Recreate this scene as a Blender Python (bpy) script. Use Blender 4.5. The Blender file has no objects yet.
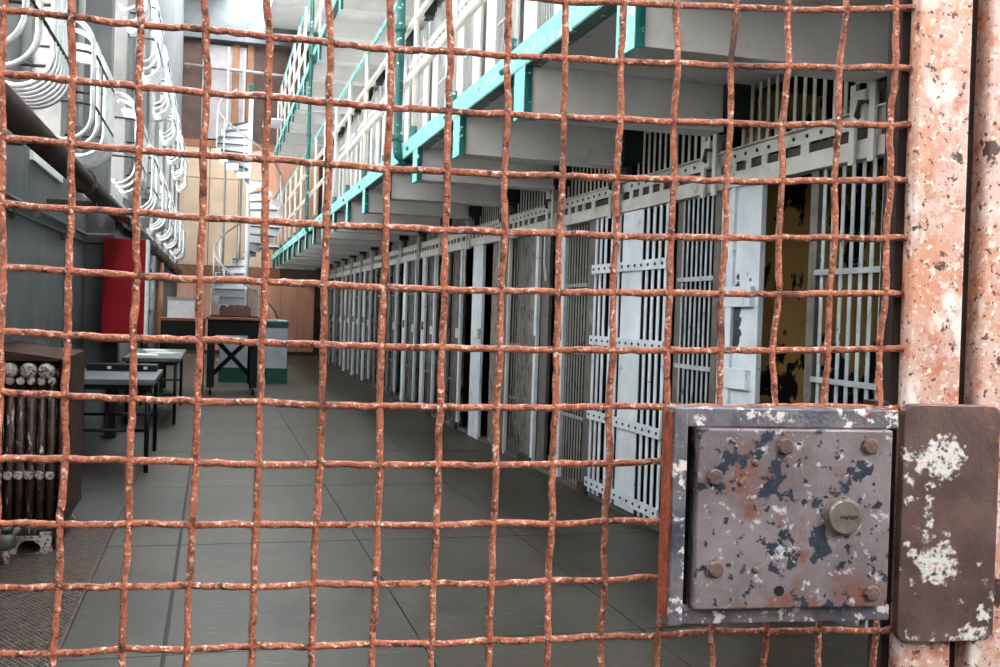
import bpy, math, random
from math import sin, cos, pi, radians
from mathutils import Vector, Matrix, Euler
random.seed(7)
SC = bpy.context.scene
COL = SC.collection

# ------------------------------------------------------------------ camera
cam_d = bpy.data.cameras.new('camera'); cam = bpy.data.objects.new('camera', cam_d); COL.objects.link(cam)
cam_d.sensor_fit = 'HORIZONTAL'; cam_d.sensor_width = 36.0; cam_d.lens = 1024.0 * 36.0 / 1000.0
cam_d.clip_start = 0.05; cam_d.clip_end = 200
YAW, PITCH, ROLL = radians(15.669), radians(-1.062), radians(1.9)
fw = Vector((sin(YAW) * cos(PITCH), cos(YAW) * cos(PITCH), sin(PITCH)))
rt0 = Vector((cos(YAW), -sin(YAW), 0)); up0 = rt0.cross(fw)
up = up0 * cos(ROLL) - rt0 * sin(ROLL); rt = rt0 * cos(ROLL) + up0 * sin(ROLL)
cm = Matrix((rt, up, -fw)).transposed().to_4x4(); cm.translation = Vector((0, 0, 1.45))
cam.matrix_world = cm
SC.camera = cam

# ------------------------------------------------------------------ sky and light
world = bpy.data.worlds.new('world'); SC.world = world; world.use_nodes = True
wn = world.node_tree.nodes; bgn = wn['Background']
bgn.inputs['Color'].default_value = (0.93, 0.97, 1.0, 1); bgn.inputs['Strength'].default_value = 20.0

def area(name, loc, target, sx, sy, power, color):
    l = bpy.data.lights.new(name, 'AREA'); l.shape = 'RECTANGLE'; l.size = sx; l.size_y = sy
    l.energy = power; l.color = color
    o = bpy.data.objects.new(name, l); COL.objects.link(o); o.location = loc
    o.rotation_euler = (Vector(target) - Vector(loc)).to_track_quat('-Z', 'Y').to_euler()
    return o
# area lamp added to light the gate from the right, in an added frame
area('hall_window_light', (2.975, -1.6, 3.2), (0.0, -1.6, 3.2), 1.5, 2.0, 270, (1.0, 0.95, 0.88))

SC.view_settings.view_transform = 'Standard'; SC.view_settings.look = 'None'
SC.view_settings.gamma = 1.0; SC.view_settings.use_curve_mapping = False
SC.view_settings.exposure = 0.0

# ------------------------------------------------------------------ materials
MATS = {}
def ramp(nt, fac, stops, const=False):
    r = nt.nodes.new('ShaderNodeValToRGB'); e = r.color_ramp.elements
    while len(e) < len(stops): e.new(0.5)
    for el, (p, c) in zip(e, stops):
        el.position = p; el.color = (c[0], c[1], c[2], 1) if not isinstance(c, (int, float)) else (c, c, c, 1)
    nt.links.new(fac, r.inputs[0]); return r.outputs[0]
def noise(nt, vec, scale, detail=4, rough=0.55, stretch=None, seed=0.0):
    m = nt.nodes.new('ShaderNodeMapping'); nt.links.new(vec, m.inputs[0])
    m.inputs['Location'].default_value = (seed, seed * 1.7, seed * 0.6)
    if stretch: m.inputs['Scale'].default_value = stretch
    n = nt.nodes.new('ShaderNodeTexNoise'); n.inputs['Scale'].default_value = scale
    n.inputs['Detail'].default_value = detail; n.inputs['Roughness'].default_value = rough
    nt.links.new(m.outputs[0], n.inputs['Vector']); return n.outputs['Fac']
def mixc(nt, fac, a, b):
    m = nt.nodes.new('ShaderNodeMix'); m.data_type = 'RGBA'
    if isinstance(fac, (int, float)): m.inputs[0].default_value = fac
    else: nt.links.new(fac, m.inputs[0])
    for s, v in ((6, a), (7, b)):
        if isinstance(v, tuple): m.inputs[s].default_value = (*v, 1)
        else: nt.links.new(v, m.inputs[s])
    return m.outputs[2]
def srgb(r, g, b):
    f = lambda v: ((v / 255 + 0.055) / 1.055) ** 2.4 if v > 10 else v / 255 / 12.92
    return (f(r), f(g), f(b))
def mat(name, c1, c2, scale=3.0, rough=0.6, metal=0.0, patches=(), bump=0.0, bscale=60, stretch=None, spec=0.5, world_space=False):
    """c1..c2: paint varied by noise; patches: (colour, noise scale, threshold, softness, seed[, stretch])"""
    m = bpy.data.materials.new(name); m.use_nodes = True; nt = m.node_tree
    b = nt.nodes['Principled BSDF']; b.inputs['Roughness'].default_value = rough; b.inputs['Metallic'].default_value = metal
    b.inputs['Specular IOR Level'].default_value = spec
    if world_space:
        g = nt.nodes.new('ShaderNodeNewGeometry'); vec = g.outputs['Position']
    else:
        t = nt.nodes.new('ShaderNodeTexCoord'); vec = t.outputs['Object']
    n = noise(nt, vec, scale, 5, 0.6, stretch)
    col = ramp(nt, n, [(0.32, c1), (0.68, c2)])
    for p in patches:
        pc, ps, th, so, sd = p[:5]
        pn = noise(nt, vec, ps, 6, 0.62, p[5] if len(p) > 5 else None, sd)
        col = mixc(nt, ramp(nt, pn, [(th, 0.0), (min(th + so, 1), 1.0)]), col, pc)
    nt.links.new(col, b.inputs['Base Color'])
    if bump > 0:
        bn = noise(nt, vec, bscale, 4, 0.6, stretch, 3.3)
        bu = nt.nodes.new('ShaderNodeBump'); bu.inputs['Strength'].default_value = bump; bu.inputs['Distance'].default_value = 0.01
        nt.links.new(bn, bu.inputs['Height']); nt.links.new(bu.outputs[0], b.inputs['Normal'])
    MATS[name] = m; return m

mat('rust_wire', srgb(140, 70, 46), srgb(206, 126, 96), 170, 0.32, 0.0,
    [(srgb(96, 46, 32), 95, 0.55, 0.08, 4), (srgb(248, 214, 196), 210, 0.555, 0.10, 9), (srgb(84, 44, 34), 8, 0.60, 0.08, 2)], 0.6, 420, world_space=True)
mat('rust_plate', srgb(120, 52, 32), srgb(176, 90, 60), 60, 0.7, 0.0, [(srgb(60, 32, 26), 30, 0.6, 0.1, 5)], 0.5, 200, world_space=True)
mat('peeled_post', srgb(196, 158, 144), srgb(216, 194, 186), 18, 0.5, 0.0,
    [(srgb(188, 118, 88), 60, 0.49, 0.16, 3), (srgb(206, 146, 118), 11, 0.52, 0.14, 14), (srgb(228, 220, 216), 22, 0.56, 0.08, 8, (1, 1, .6)), (srgb(228, 214, 206), 150, 0.56, 0.06, 5),
     (srgb(104, 54, 44), 150, 0.585, 0.05, 6), (srgb(72, 44, 42), 30, 0.64, 0.03, 19)], 0.12, 400, world_space=True)
mat('lock_metal', srgb(108, 92, 94), srgb(152, 144, 150), 14, 0.36, 0.3,
    [(srgb(136, 92, 82), 20, 0.57, 0.10, 2), (srgb(54, 62, 78), 34, 0.57, 0.02, 3.1), (srgb(206, 204, 212), 90, 0.60, 0.06, 11),
     (srgb(46, 52, 66), 80, 0.60, 0.02, 5)], 0.12, 260, world_space=True)
mat('lock_rim', srgb(74, 78, 92), srgb(132, 130, 138), 30, 0.36, 0.3,
    [(srgb(128, 78, 62), 18, 0.56, 0.1, 2), (srgb(236, 230, 230), 85, 0.55, 0.06, 11)], 0.2, 260, world_space=True)
mat('bolt_metal', srgb(92, 74, 72), srgb(126, 102, 98), 80, 0.45, 0.3, [], 0.2, 300, world_space=True)
mat('brass', srgb(100, 95, 88), srgb(140, 134, 126), 60, 0.38, 0.5, [(srgb(84, 72, 58), 90, 0.6, 0.1, 1)], 0.05, 300, world_space=True)
mat('black_hole', srgb(14, 12, 12), srgb(22, 18, 18), 5, 0.9)
mat('keyway', srgb(40, 22, 14), srgb(70, 40, 24), 200, 0.7)
mat('gap_dark', srgb(34, 24, 24), srgb(58, 38, 34), 20, 0.8)

mat('concrete_floor', srgb(48, 45, 39), srgb(68, 64, 56), 1.1, 0.42, 0.0,
    [(srgb(38, 35, 31), 2.6, 0.54, 0.2, 2, (1.6, .6, 1)), (srgb(92, 87, 78), 9, 0.60, 0.12, 6, (1, 3.5, 1)), (srgb(26, 24, 21), 22, 0.64, 0.05, 9, (1, 3, 1))], 0.06, 26, spec=0.28, world_space=True)
mat('concrete_strip', srgb(42, 40, 38), srgb(60, 57, 54), 2, 0.4, 0.0, [(srgb(110, 106, 102), 5, 0.70, 0.05, 4, (1, 3, 1))], 0.1, 30, world_space=True)
mat('joint_dark', srgb(34, 33, 32), srgb(46, 44, 42), 10, 0.8)
mat('lattice_metal', srgb(96, 84, 78), srgb(130, 116, 108), 20, 0.4, 0.3, [(srgb(60, 46, 42), 30, 0.58, 0.1, 3)], world_space=True)
mat('pit_dark', srgb(16, 14, 14), srgb(24, 21, 20), 10, 0.9)
mat('plaster_grey', srgb(108, 109, 110), srgb(134, 135, 136), 1.6, 0.75, 0.0, [(srgb(84, 86, 88), 4, 0.6, 0.15, 4, (1, 1, .35)), (srgb(156, 157, 157), 9, 0.66, 0.1, 8)], 0.2, 30, world_space=True)
mat('plaster_dark', srgb(82, 85, 87), srgb(108, 111, 113), 1.6, 0.75, 0.0, [(srgb(62, 65, 68), 5, 0.58, 0.15, 4, (1, 1, .3))], 0.2, 30, world_space=True)
mat('concrete_grey', srgb(206, 206, 205), srgb(228, 228, 227), 2.2, 0.8, 0.0, [(srgb(178, 178, 177), 6, 0.6, 0.15, 5), (srgb(238, 238, 237), 25, 0.67, 0.06, 2)], 0.25, 40, world_space=True)
mat('white_paint', srgb(222, 224, 224), srgb(242, 243, 243), 3, 0.5, 0.0, [(srgb(184, 186, 188), 8, 0.62, 0.1, 5)], 0.1, 40, world_space=True)
mat('cream_paint', srgb(214, 210, 200), srgb(238, 235, 226), 6, 0.45, 0.0, [(srgb(150, 145, 136), 30, 0.66, 0.06, 3)], world_space=True)
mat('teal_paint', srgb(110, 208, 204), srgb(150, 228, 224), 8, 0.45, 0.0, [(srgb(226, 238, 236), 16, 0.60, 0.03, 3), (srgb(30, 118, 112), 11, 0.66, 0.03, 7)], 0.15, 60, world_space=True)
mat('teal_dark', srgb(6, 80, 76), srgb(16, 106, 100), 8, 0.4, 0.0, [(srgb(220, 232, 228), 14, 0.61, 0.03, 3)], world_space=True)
mat('green_black', srgb(16, 34, 32), srgb(26, 52, 48), 8, 0.6, world_space=True)
mat('blue_white', srgb(196, 212, 226), srgb(226, 236, 244), 4, 0.4, 0.0, [(srgb(58, 66, 78), 13, 0.685, 0.015, 4), (srgb(150, 165, 180), 8, 0.62, 0.1, 12)], 0.1, 60, world_space=True)
mat('peel_plate', srgb(200, 216, 230), srgb(226, 237, 246), 4, 0.4, 0.0, [(srgb(50, 58, 70), 9, 0.68, 0.012, 21, (1, 1.6, .7)), (srgb(40, 42, 46), 40, 0.68, 0.02, 12)], 0.1, 60, world_space=True)
mat('bar_white', srgb(200, 204, 206), srgb(228, 231, 232), 6, 0.45, 0.0, [(srgb(130, 132, 134), 25, 0.64, 0.06, 4), (srgb(60, 56, 54), 50, 0.70, 0.03, 8)], world_space=True)
mat('bar_cream', srgb(196, 196, 188), srgb(222, 221, 212), 6, 0.5, 0.0, [(srgb(120, 118, 112), 20, 0.62, 0.08, 4), (srgb(70, 66, 60), 60, 0.70, 0.03, 8)], world_space=True)
mat('bar_steel', srgb(146, 158, 166), srgb(180, 192, 200), 9, 0.42, 0.0, [(srgb(70, 70, 72), 22, 0.60, 0.06, 4, (1, 1, .5)), (srgb(96, 84, 74), 34, 0.66, 0.04, 8)], world_space=True)
mat('bar_grey', srgb(126, 126, 124), srgb(158, 158, 156), 9, 0.5, 0.0, [(srgb(66, 62, 60), 22, 0.60, 0.06, 4, (1, 1, .4)), (srgb(196, 198, 200), 50, 0.66, 0.04, 8)], world_space=True)
mat('weathered', srgb(96, 95, 94), srgb(138, 137, 136), 7, 0.6, 0.0, [(srgb(44, 41, 40), 14, 0.55, 0.06, 4, (1, 1.5, .4)), (srgb(205, 207, 209), 40, 0.64, 0.03, 8), (srgb(30, 28, 27), 60, 0.64, 0.03, 3)], 0.2, 60, world_space=True)
mat('jamb_grey', srgb(82, 80, 78), srgb(110, 108, 106), 7, 0.6, 0.0, [(srgb(54, 50, 48), 22, 0.58, 0.1, 4)], 0.1, 60, world_space=True)
mat('header_cream', srgb(196, 198, 194), srgb(222, 223, 219), 5, 0.5, 0.0, [(srgb(140, 140, 136), 12, 0.62, 0.1, 4), (srgb(60, 58, 56), 50, 0.7, 0.03, 8)], world_space=True)
mat('iron_dark', srgb(44, 42, 42), srgb(70, 66, 64), 20, 0.5, 0.2, [(srgb(120, 116, 112), 50, 0.66, 0.05, 3)], world_space=True)
mat('ochre_wall', srgb(196, 158, 90), srgb(214, 182, 116), 2, 0.8, 0.0, [(srgb(24, 22, 22), 5.2, 0.54, 0.012, 1.3, (.9, 1, .42)), (srgb(170, 166, 158), 24, 0.64, 0.03, 6)], 0.2, 40, world_space=True)
mat('cell_back', srgb(28, 26, 24), srgb(40, 37, 33), 2, 0.8, world_space=True)  # shade inside the cells, painted into the wall and ceiling colour
mat('radiator_iron', srgb(50, 33, 28), srgb(74, 49, 42), 14, 0.42, 0.2, [(srgb(180, 174, 168), 60, 0.60, 0.03, 4, (1, 1, .22)), (srgb(28, 20, 18), 20, 0.58, 0.08, 8)], 0.2, 90, world_space=True)
mat('cover_brown', srgb(46, 28, 22), srgb(68, 42, 34), 10, 0.8, 0.0, [(srgb(92, 58, 46), 18, 0.6, 0.1, 3)], 0.1, 60, spec=0.2, world_space=True)
mat('radiator_cap', srgb(150, 140, 132), srgb(198, 190, 184), 40, 0.5, 0.1, [(srgb(70, 48, 42), 60, 0.54, 0.05, 8)], 0.3, 120, world_space=True)
mat('valve_iron', srgb(60, 64, 62), srgb(92, 96, 92), 30, 0.5, 0.2, [(srgb(190, 150, 120), 50, 0.66, 0.04, 2)], world_space=True)
mat('pipe_dark', srgb(46, 38, 36), srgb(74, 60, 55), 9, 0.38, 0.1, [(srgb(110, 92, 84), 24, 0.66, 0.05, 2)], 0.2, 80, world_space=True)
mat('conduit_grey', srgb(104, 108, 110), srgb(140, 144, 146), 10, 0.45, 0.1, world_space=True)
mat('red_paint', srgb(122, 2, 12), srgb(142, 6, 18), 3, 0.6, 0.0, spec=0.25, world_space=True)
mat('table_grey', srgb(74, 77, 80), srgb(96, 99, 102), 8, 0.45, 0.0, [(srgb(128, 130, 132), 9, 0.64, 0.05, 2)], world_space=True)
mat('black_metal', srgb(10, 11, 13), srgb(18, 19, 22), 10, 0.45, 0.1, spec=0.3, world_space=True)
mat('black_wood', srgb(8, 9, 9), srgb(15, 16, 16), 10, 0.6, spec=0.25, world_space=True)
mat('brown_wood', srgb(112, 62, 36), srgb(146, 88, 56), 5, 0.5, 0.0, stretch=(1, 6, 1), world_space=True)
mat('caster_grey', srgb(190, 192, 194), srgb(214, 216, 218), 10, 0.35, 0.3)
mat('booth_grey', srgb(132, 138, 144), srgb(158, 164, 170), 3, 0.55, world_space=True)
mat('booth_green', srgb(2, 54, 42), srgb(6, 74, 56), 5, 0.5, world_space=True)
mat('beige_panel', srgb(206, 178, 150), srgb(222, 198, 172), 2, 0.6, world_space=True)
mat('salmon_panel', srgb(206, 150, 124), srgb(224, 172, 146), 2, 0.6, stretch=(4, 1, .3), world_space=True)
mat('brown_panel', srgb(128, 84, 58), srgb(156, 106, 76), 3, 0.6, world_space=True)
mat('umber_panel', srgb(64, 44, 36), srgb(88, 64, 52), 3, 0.6, world_space=True)
mat('grey_panel', srgb(138, 132, 132), srgb(166, 160, 160), 3, 0.5, world_space=True)
mat('pink_frame', srgb(196, 158, 136), srgb(222, 186, 164), 5, 0.55, 0.0, [(srgb(150, 96, 62), 10, 0.58, 0.1, 3)], world_space=True)
mat('chrome_bar', srgb(196, 200, 206), srgb(232, 236, 240), 10, 0.28, 0.35, [(srgb(120, 104, 90), 18, 0.64, 0.06, 3)], world_space=True)
mat('stair_white', srgb(214, 222, 230), srgb(236, 241, 246), 4, 0.45, world_space=True)
mat('stair_dark', srgb(60, 60, 66), srgb(92, 92, 98), 4, 0.5, world_space=True)
mat('paper_white', srgb(206, 208, 210), srgb(230, 231, 232), 12, 0.7, world_space=True)
mat('model_brown', srgb(86, 34, 30), srgb(120, 52, 44), 20, 0.5, world_space=True)

def keeper_material():
    m = mat('keeper_plate', srgb(84, 66, 64), srgb(116, 94, 90), 24, 0.36, 0.3, [(srgb(150, 104, 88), 30, 0.64, 0.06, 2), (srgb(216, 196, 186), 60, 0.69, 0.03, 9)], 0.12, 240)
    nt = m.node_tree; b = nt.nodes['Principled BSDF']; src = b.inputs['Base Color'].links[0].from_socket
    tc = nt.nodes.new('ShaderNodeTexCoord'); vec = tc.outputs['Object']
    nz = nt.nodes.new('ShaderNodeTexNoise'); nz.inputs['Scale'].default_value = 150; nz.inputs['Detail'].default_value = 5
    nt.links.new(vec, nz.inputs['Vector'])
    best = None
    # weld spatter blobs in plate coordinates (x, z, radius)
    for (x, z, r) in WELDS:
        r += 0.0
        d = nt.nodes.new('ShaderNodeVectorMath'); d.operation = 'DISTANCE'; nt.links.new(vec, d.inputs[0]); d.inputs[1].default_value = (x, -0.02, z)
        s = nt.nodes.new('ShaderNodeMath'); s.operation = 'SUBTRACT'; s.inputs[0].default_value = r; nt.links.new(d.outputs['Value'], s.inputs[1])
        if best is None: best = s.outputs[0]
        else:
            k = nt.nodes.new('ShaderNodeMath'); k.operation = 'MAXIMUM'; nt.links.new(best, k.inputs[0]); nt.links.new(s.outputs[0], k.inputs[1]); best = k.outputs[0]
    a = nt.nodes.new('ShaderNodeMath'); a.operation = 'MULTIPLY_ADD'; nt.links.new(nz.outputs['Fac'], a.inputs[0]); a.inputs[1].default_value = 0.032; nt.links.new(best, a.inputs[2])
    f = ramp(nt, a.outputs[0], [(0.0158, 0.0), (0.0164, 1.0)])
    n2 = nt.nodes.new('ShaderNodeTexNoise'); n2.inputs['Scale'].default_value = 190; n2.inputs['Detail'].default_value = 4; nt.links.new(vec, n2.inputs['Vector'])
    wc = ramp(nt, n2.outputs['Fac'], [(0.36, srgb(70, 70, 80)), (0.47, srgb(226, 222, 222)), (0.62, srgb(244, 240, 238)), (0.72, srgb(220, 170, 140))])
    nt.links.new(mixc(nt, f, src, wc), b.inputs['Base Color'])
    return m

def column_material():
    m = MATS['peel_plate']; nt = m.node_tree; b = nt.nodes['Principled BSDF']; src = b.inputs['Base Color'].links[0].from_socket
    tc = nt.nodes.new('ShaderNodeTexCoord'); nz = nt.nodes.new('ShaderNodeTexNoise'); nz.inputs['Scale'].default_value = 22; nz.inputs['Detail'].default_value = 5
    nt.links.new(tc.outputs['Object'], nz.inputs['Vector']); best = None
    # one long flake of lost paint, in column coordinates (y, z, radius)
    for (y, z, r) in ((.24, 1.72, .015), (.24, 1.66, .03), (.235, 1.58, .022), (.24, 1.52, .05), (.245, 1.45, .06), (.25, 1.38, .065), (.27, 1.32, .05), (.32, 1.29, .025), (.10, 1.70, .015)):
        d = nt.nodes.new('ShaderNodeVectorMath'); d.operation = 'DISTANCE'; nt.links.new(tc.outputs['Object'], d.inputs[0]); d.inputs[1].default_value = (0, y, z)
        q = nt.nodes.new('ShaderNodeMath'); q.operation = 'SUBTRACT'; q.inputs[0].default_value = r; nt.links.new(d.outputs['Value'], q.inputs[1])
        if best is None: best = q.outputs[0]
        else:
            k = nt.nodes.new('ShaderNodeMath'); k.operation = 'MAXIMUM'; nt.links.new(best, k.inputs[0]); nt.links.new(q.outputs[0], k.inputs[1]); best = k.outputs[0]
    a = nt.nodes.new('ShaderNodeMath'); a.operation = 'MULTIPLY_ADD'; nt.links.new(nz.outputs['Fac'], a.inputs[0]); a.inputs[1].default_value = 0.06; nt.links.new(best, a.inputs[2])
    nt.links.new(mixc(nt, ramp(nt, a.outputs[0], [(0.030, 0.0), (0.032, 1.0)]), src, srgb(52, 60, 72)), b.inputs['Base Color'])
column_material()

def glass_mat(name, tint, fac=0.12):
    m = bpy.data.materials.new(name); m.use_nodes = True; nt = m.node_tree; nt.nodes.clear()
    out = nt.nodes.new('ShaderNodeOutputMaterial'); mx = nt.nodes.new('ShaderNodeMixShader')
    tr = nt.nodes.new('ShaderNodeBsdfTransparent'); tr.inputs[0].default_value = (*tint, 1)
    gl = nt.nodes.new('ShaderNodeBsdfGlossy'); gl.inputs['Roughness'].default_value = 0.08
    mx.inputs[0].default_value = fac
    nt.links.new(tr.outputs[0], mx.inputs[1]); nt.links.new(gl.outputs[0], mx.inputs[2]); nt.links.new(mx.outputs[0], out.inputs[0])
    MATS[name] = m; return m
glass_mat('window_glass', (0.84, 0.82, 0.79), 0.06)
glass_mat('case_glass', (0.92, 0.94, 0.95), 0.14)

# ------------------------------------------------------------------ mesh helpers
class MB:
    def __init__(s): s.v = []; s.f = []
    def box(s, x0, x1, y0, y1, z0, z1):
        b = len(s.v)
        s.v += [(x0, y0, z0), (x1, y0, z0), (x1, y1, z0), (x0, y1, z0), (x0, y0, z1), (x1, y0, z1), (x1, y1, z1), (x0, y1, z1)]
        s.f += [tuple(b + i for i in q) for q in ((3, 2, 1, 0), (4, 5, 6, 7), (0, 1, 5, 4), (1, 2, 6, 5), (2, 3, 7, 6), (3, 0, 4, 7))]
        return s
    def prism(s, poly, axis, a, c):
        """polygon (2D, other two axes in xyz order) extruded along axis from a to c"""
        n = len(poly); b = len(s.v)
        def mk(p, t):
            q = list(p); q.insert(axis, t); return tuple(q)
        s.v += [mk(p, a) for p in poly] + [mk(p, c) for p in poly]
        s.f.append(tuple(b + i for i in range(n - 1, -1, -1))); s.f.append(tuple(b + n + i for i in range(n)))
        for i in range(n):
            j = (i + 1) % n; s.f.append((b + i, b + j, b + n + j, b + n + i))
        return s
    def tube(s, pts, r, n=8, cap=True):
        pts = [Vector(p) for p in pts]; b = len(s.v); ring = []
        nrm = None
        for i, p in enumerate(pts):
            t = (pts[min(i + 1, len(pts) - 1)] - pts[max(i - 1, 0)]).normalized()
            if nrm is None:
                nrm = Vector((0, 0, 1)) if abs(t.z) < 0.9 else Vector((1, 0, 0))
            nrm = (nrm - t * nrm.dot(t)).normalized(); bi = t.cross(nrm)
            rr = r[i] if isinstance(r, (list, tuple)) else r
            for k in range(n):
                a = 2 * pi * k / n; s.v.append(tuple(p + nrm * (cos(a) * rr) + bi * (sin(a) * rr)))
        for i in range(len(pts) - 1):
            for k in range(n):
                k2 = (k + 1) % n
                s.f.append((b + i * n + k, b + i * n + k2, b + (i + 1) * n + k2, b + (i + 1) * n + k))
        if cap:
            s.f.append(tuple(b + k for k in range(n - 1, -1, -1))); e = b + (len(pts) - 1) * n
            s.f.append(tuple(e + k for k in range(n)))
        return s
    def lathe(s, prof, n=12, c=(0, 0, 0), axis=2):
        """profile of (radius, height) turned about an axis through c"""
        b = len(s.v)
        for (r, h) in prof:
            for k in range(n):
                a = 2 * pi * k / n; u, w = cos(a) * r, sin(a) * r
                p = {2: (u, w, h), 1: (u, h, -w), 0: (h, u, w)}[axis]
                s.v.append((p[0] + c[0], p[1] + c[1], p[2] + c[2]))
        for i in range(len(prof) - 1):
            for k in range(n):
                k2 = (k + 1) % n; s.f.append((b + i * n + k, b + i * n + k2, b + (i + 1) * n + k2, b + (i + 1) * n + k))
        s.f.append(tuple(b + k for k in range(n - 1, -1, -1))); e = b + (len(prof) - 1) * n
        s.f.append(tuple(e + k for k in range(n))); return s
    def beam(s, p, q, w, t, up=(0, 0, 1)):
        """rectangular bar from p to q, width w across, thickness t along up"""
        p, q = Vector(p), Vector(q); d = (q - p).normalized(); u = Vector(up); u = (u - d * u.dot(d)).normalized(); x = d.cross(u)
        b = len(s.v)
        for e in (p, q):
            for a, c in ((-1, -1), (1, -1), (1, 1), (-1, 1)): s.v.append(tuple(e + x * (a * w / 2) + u * (c * t / 2)))
        s.f += [tuple(b + i for i in f) for f in ((3, 2, 1, 0), (4, 5, 6, 7), (0, 1, 5, 4), (1, 2, 6, 5), (2, 3, 7, 6), (3, 0, 4, 7))]
        return s
    def mesh(s, name, m, smooth=False):
        me = bpy.data.meshes.new(name); me.from_pydata(s.v, [], s.f); me.update()
        me.materials.append(MATS[m] if isinstance(m, str) else m)
        if smooth:
            for p in me.polygons: p.use_smooth = len(p.vertices) == 4
        return me
    def build(s, name, m, parent=None, smooth=False, loc=None, bevel=0):
        return link(name, s.mesh(name, m, smooth), parent, loc, bevel)
def link(name, me, parent=None, loc=None, bevel=0):
    o = bpy.data.objects.new(name, me); COL.objects.link(o); o.parent = parent
    if loc: o.location = loc
    if bevel:
        bm = o.modifiers.new('bevel', 'BEVEL'); bm.width = bevel; bm.segments = 2; bm.limit_method = 'ANGLE'
    return o
def tag(o, label=None, cat=None, group=None, kind=None):
    if label: o['label'] = label
    if cat: o['category'] = cat
    if group: o['group'] = group
    if kind: o['kind'] = kind
    return o
def thing(name, loc, label, cat, group=None):
    o = bpy.data.objects.new(name, None); COL.objects.link(o); o.location = loc; o.empty_display_size = 0.1
    return tag(o, label, cat, group)
CACHE = {}
def boxmesh(name, dx, dy, dz, m):
    """shared centred-at-corner box mesh: from (0,0,0) to (dx,dy,dz)"""
    k = (name, round(dx, 4), round(dy, 4), round(dz, 4), m)
    if k not in CACHE: CACHE[k] = MB().box(0, dx, 0, dy, 0, dz).mesh(name, m)
    return CACHE[k]
def bx(name, x0, x1, y0, y1, z0, z1, m, parent=None, bevel=0):
    return link(name, boxmesh(name, x1 - x0, y1 - y0, z1 - z0, m), parent, (x0, y0, z0), bevel)
def structure(o, label=None): return tag(o, label, kind='structure')

ORD = 'first second third fourth fifth sixth seventh eighth ninth tenth eleventh twelfth thirteenth fourteenth fifteenth sixteenth seventeenth'.split()
# ------------------------------------------------------------------ layout constants (metres)
XC = 3.0        # plane of the cell fronts
XG = 1.64       # edge of the gallery
P = 1.555       # cell pitch
YB = [3.92 + P * k for k in range(-1, 18)]     # near face of each gallery beam
YEND = 31.5     # far wall
TIER = 3.17

# ------------------------------------------------------------------ floor
fl = structure(MB().box(-1.6, 5.6, -8.0, 33.0, -0.25, -0.012).build('floor', 'joint_dark'), 'dark bedding under the concrete floor slabs')
xs = [-0.57, -0.16, 0.92, 1.97, 3.02]
ys = [-8.0, -6.1, -4.0, -1.9, 0.2, 2.3, 4.4, 6.42, 8.46, 10.5, 12.6, 14.7, 16.8, 18.9, 21.0, 23.1, 25.2, 27.3, 29.4, 31.5]
for i in range(len(xs) - 1):
    for j in range(len(ys) - 1):
        o = bx('slab', xs[i] + (0.010 if i == 1 else 0.003), xs[i + 1] - (0.010 if i == 0 else 0.003), ys[j] + 0.0035, ys[j + 1] - 0.0035, -0.03, 0.0, 'concrete_floor', fl)
        o.location.z += random.uniform(-0.0008, 0.0)
for j in range(len(ys) - 1):
    bx('slab', -1.4, -0.578, ys[j] + 0.003 + (2.55 if j == 4 else 0) * 0, ys[j + 1] - 0.003, -0.03, -0.002, 'concrete_strip', fl) if ys[j] > 7.0 else None
bx('slab', -1.4, -0.578, 7.05, 8.457, -0.03, -0.002, 'concrete_strip', fl)
bx('slab', XC + 0.03, 5.5, 2.3, 31.5, -0.03, 0.0, 'concrete_floor', fl)
# the hall goes on behind the photographer
structure(bx('wall_back', -1.75, 5.6, -8.2, -8.0, 0, 10.4, 'plaster_grey'))
structure(bx('wall_right', XC, XC + 0.2, -8.0, 2.2, 0, 9.6, 'plaster_grey'))
hw = bpy.data.objects.new('window_14', None); COL.objects.link(hw); hw.location = (XC, -2.35, 2.2); structure(hw, 'tall window in the right wall of the hall')  # no opening here, only a frame added around the key lamp
for (y0, y1, z0, z1) in ((-0.08, 0.0, -0.08, 2.08), (1.5, 1.58, -0.08, 2.08), (0.0, 1.5, -0.08, 0.0), (0.0, 1.5, 2.0, 2.08)):
    bx('window_frame', -0.05, 0.0, y0, y1, z0, z1, 'pink_frame', hw)
# perforated metal grating along the wall
gr = thing('floor_grating', (-1.37, 0.6, 0.0), 'perforated rusty metal floor plate in the strip beside the radiator', 'grating')
lw, ll = 0.79, 6.4
m = MB(); st = 0.027
k = -ll
while k < lw + ll:
    for sgn in (1, -1):
        # diagonal strip x = k + s*y clipped to the rectangle
        slope = 0.62 * sgn; x0 = k if sgn > 0 else k
        pts = []
        y0, y1 = 3.0, ll
        a = (x0 + slope * (y0 - 3.0), y0); c = (x0 + slope * (y1 - 3.0), y1)
        # clip in x
        def clip(pa, pb):
            (xa, ya), (xb, yb) = pa, pb
            t0, t1 = 0.0, 1.0; dx = xb - xa
            for lo, hi in ((0.0, lw),):
                ta, tb = (lo - xa) / dx, (hi - xa) / dx
                if ta > tb: ta, tb = tb, ta
                t0, t1 = max(t0, ta), min(t1, tb)
            if t1 - t0 < 0.003: return None
            f = lambda t: (xa + dx * t, ya + (yb - ya) * t)
            return f(t0), f(t1)
        r_ = clip(a, c)
        if r_:
            m.beam((r_[0][0], r_[0][1], 0.002), (r_[1][0], r_[1][1], 0.002), 0.0065, 0.005)
    k += st
o = m.build('lattice', 'lattice_metal', gr); o['kind'] = 'stuff'
bx('pit_pan', 0, lw, 0, ll, -0.06, -0.035, 'pit_dark', gr)
bx('edge_bar', lw - 0.008, lw + 0.004, 0, ll, -0.03, 0.002, 'lattice_metal', gr)
bx('edge_bar', 0, lw, ll - 0.01, ll, -0.03, 0.002, 'lattice_metal', gr)
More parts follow.
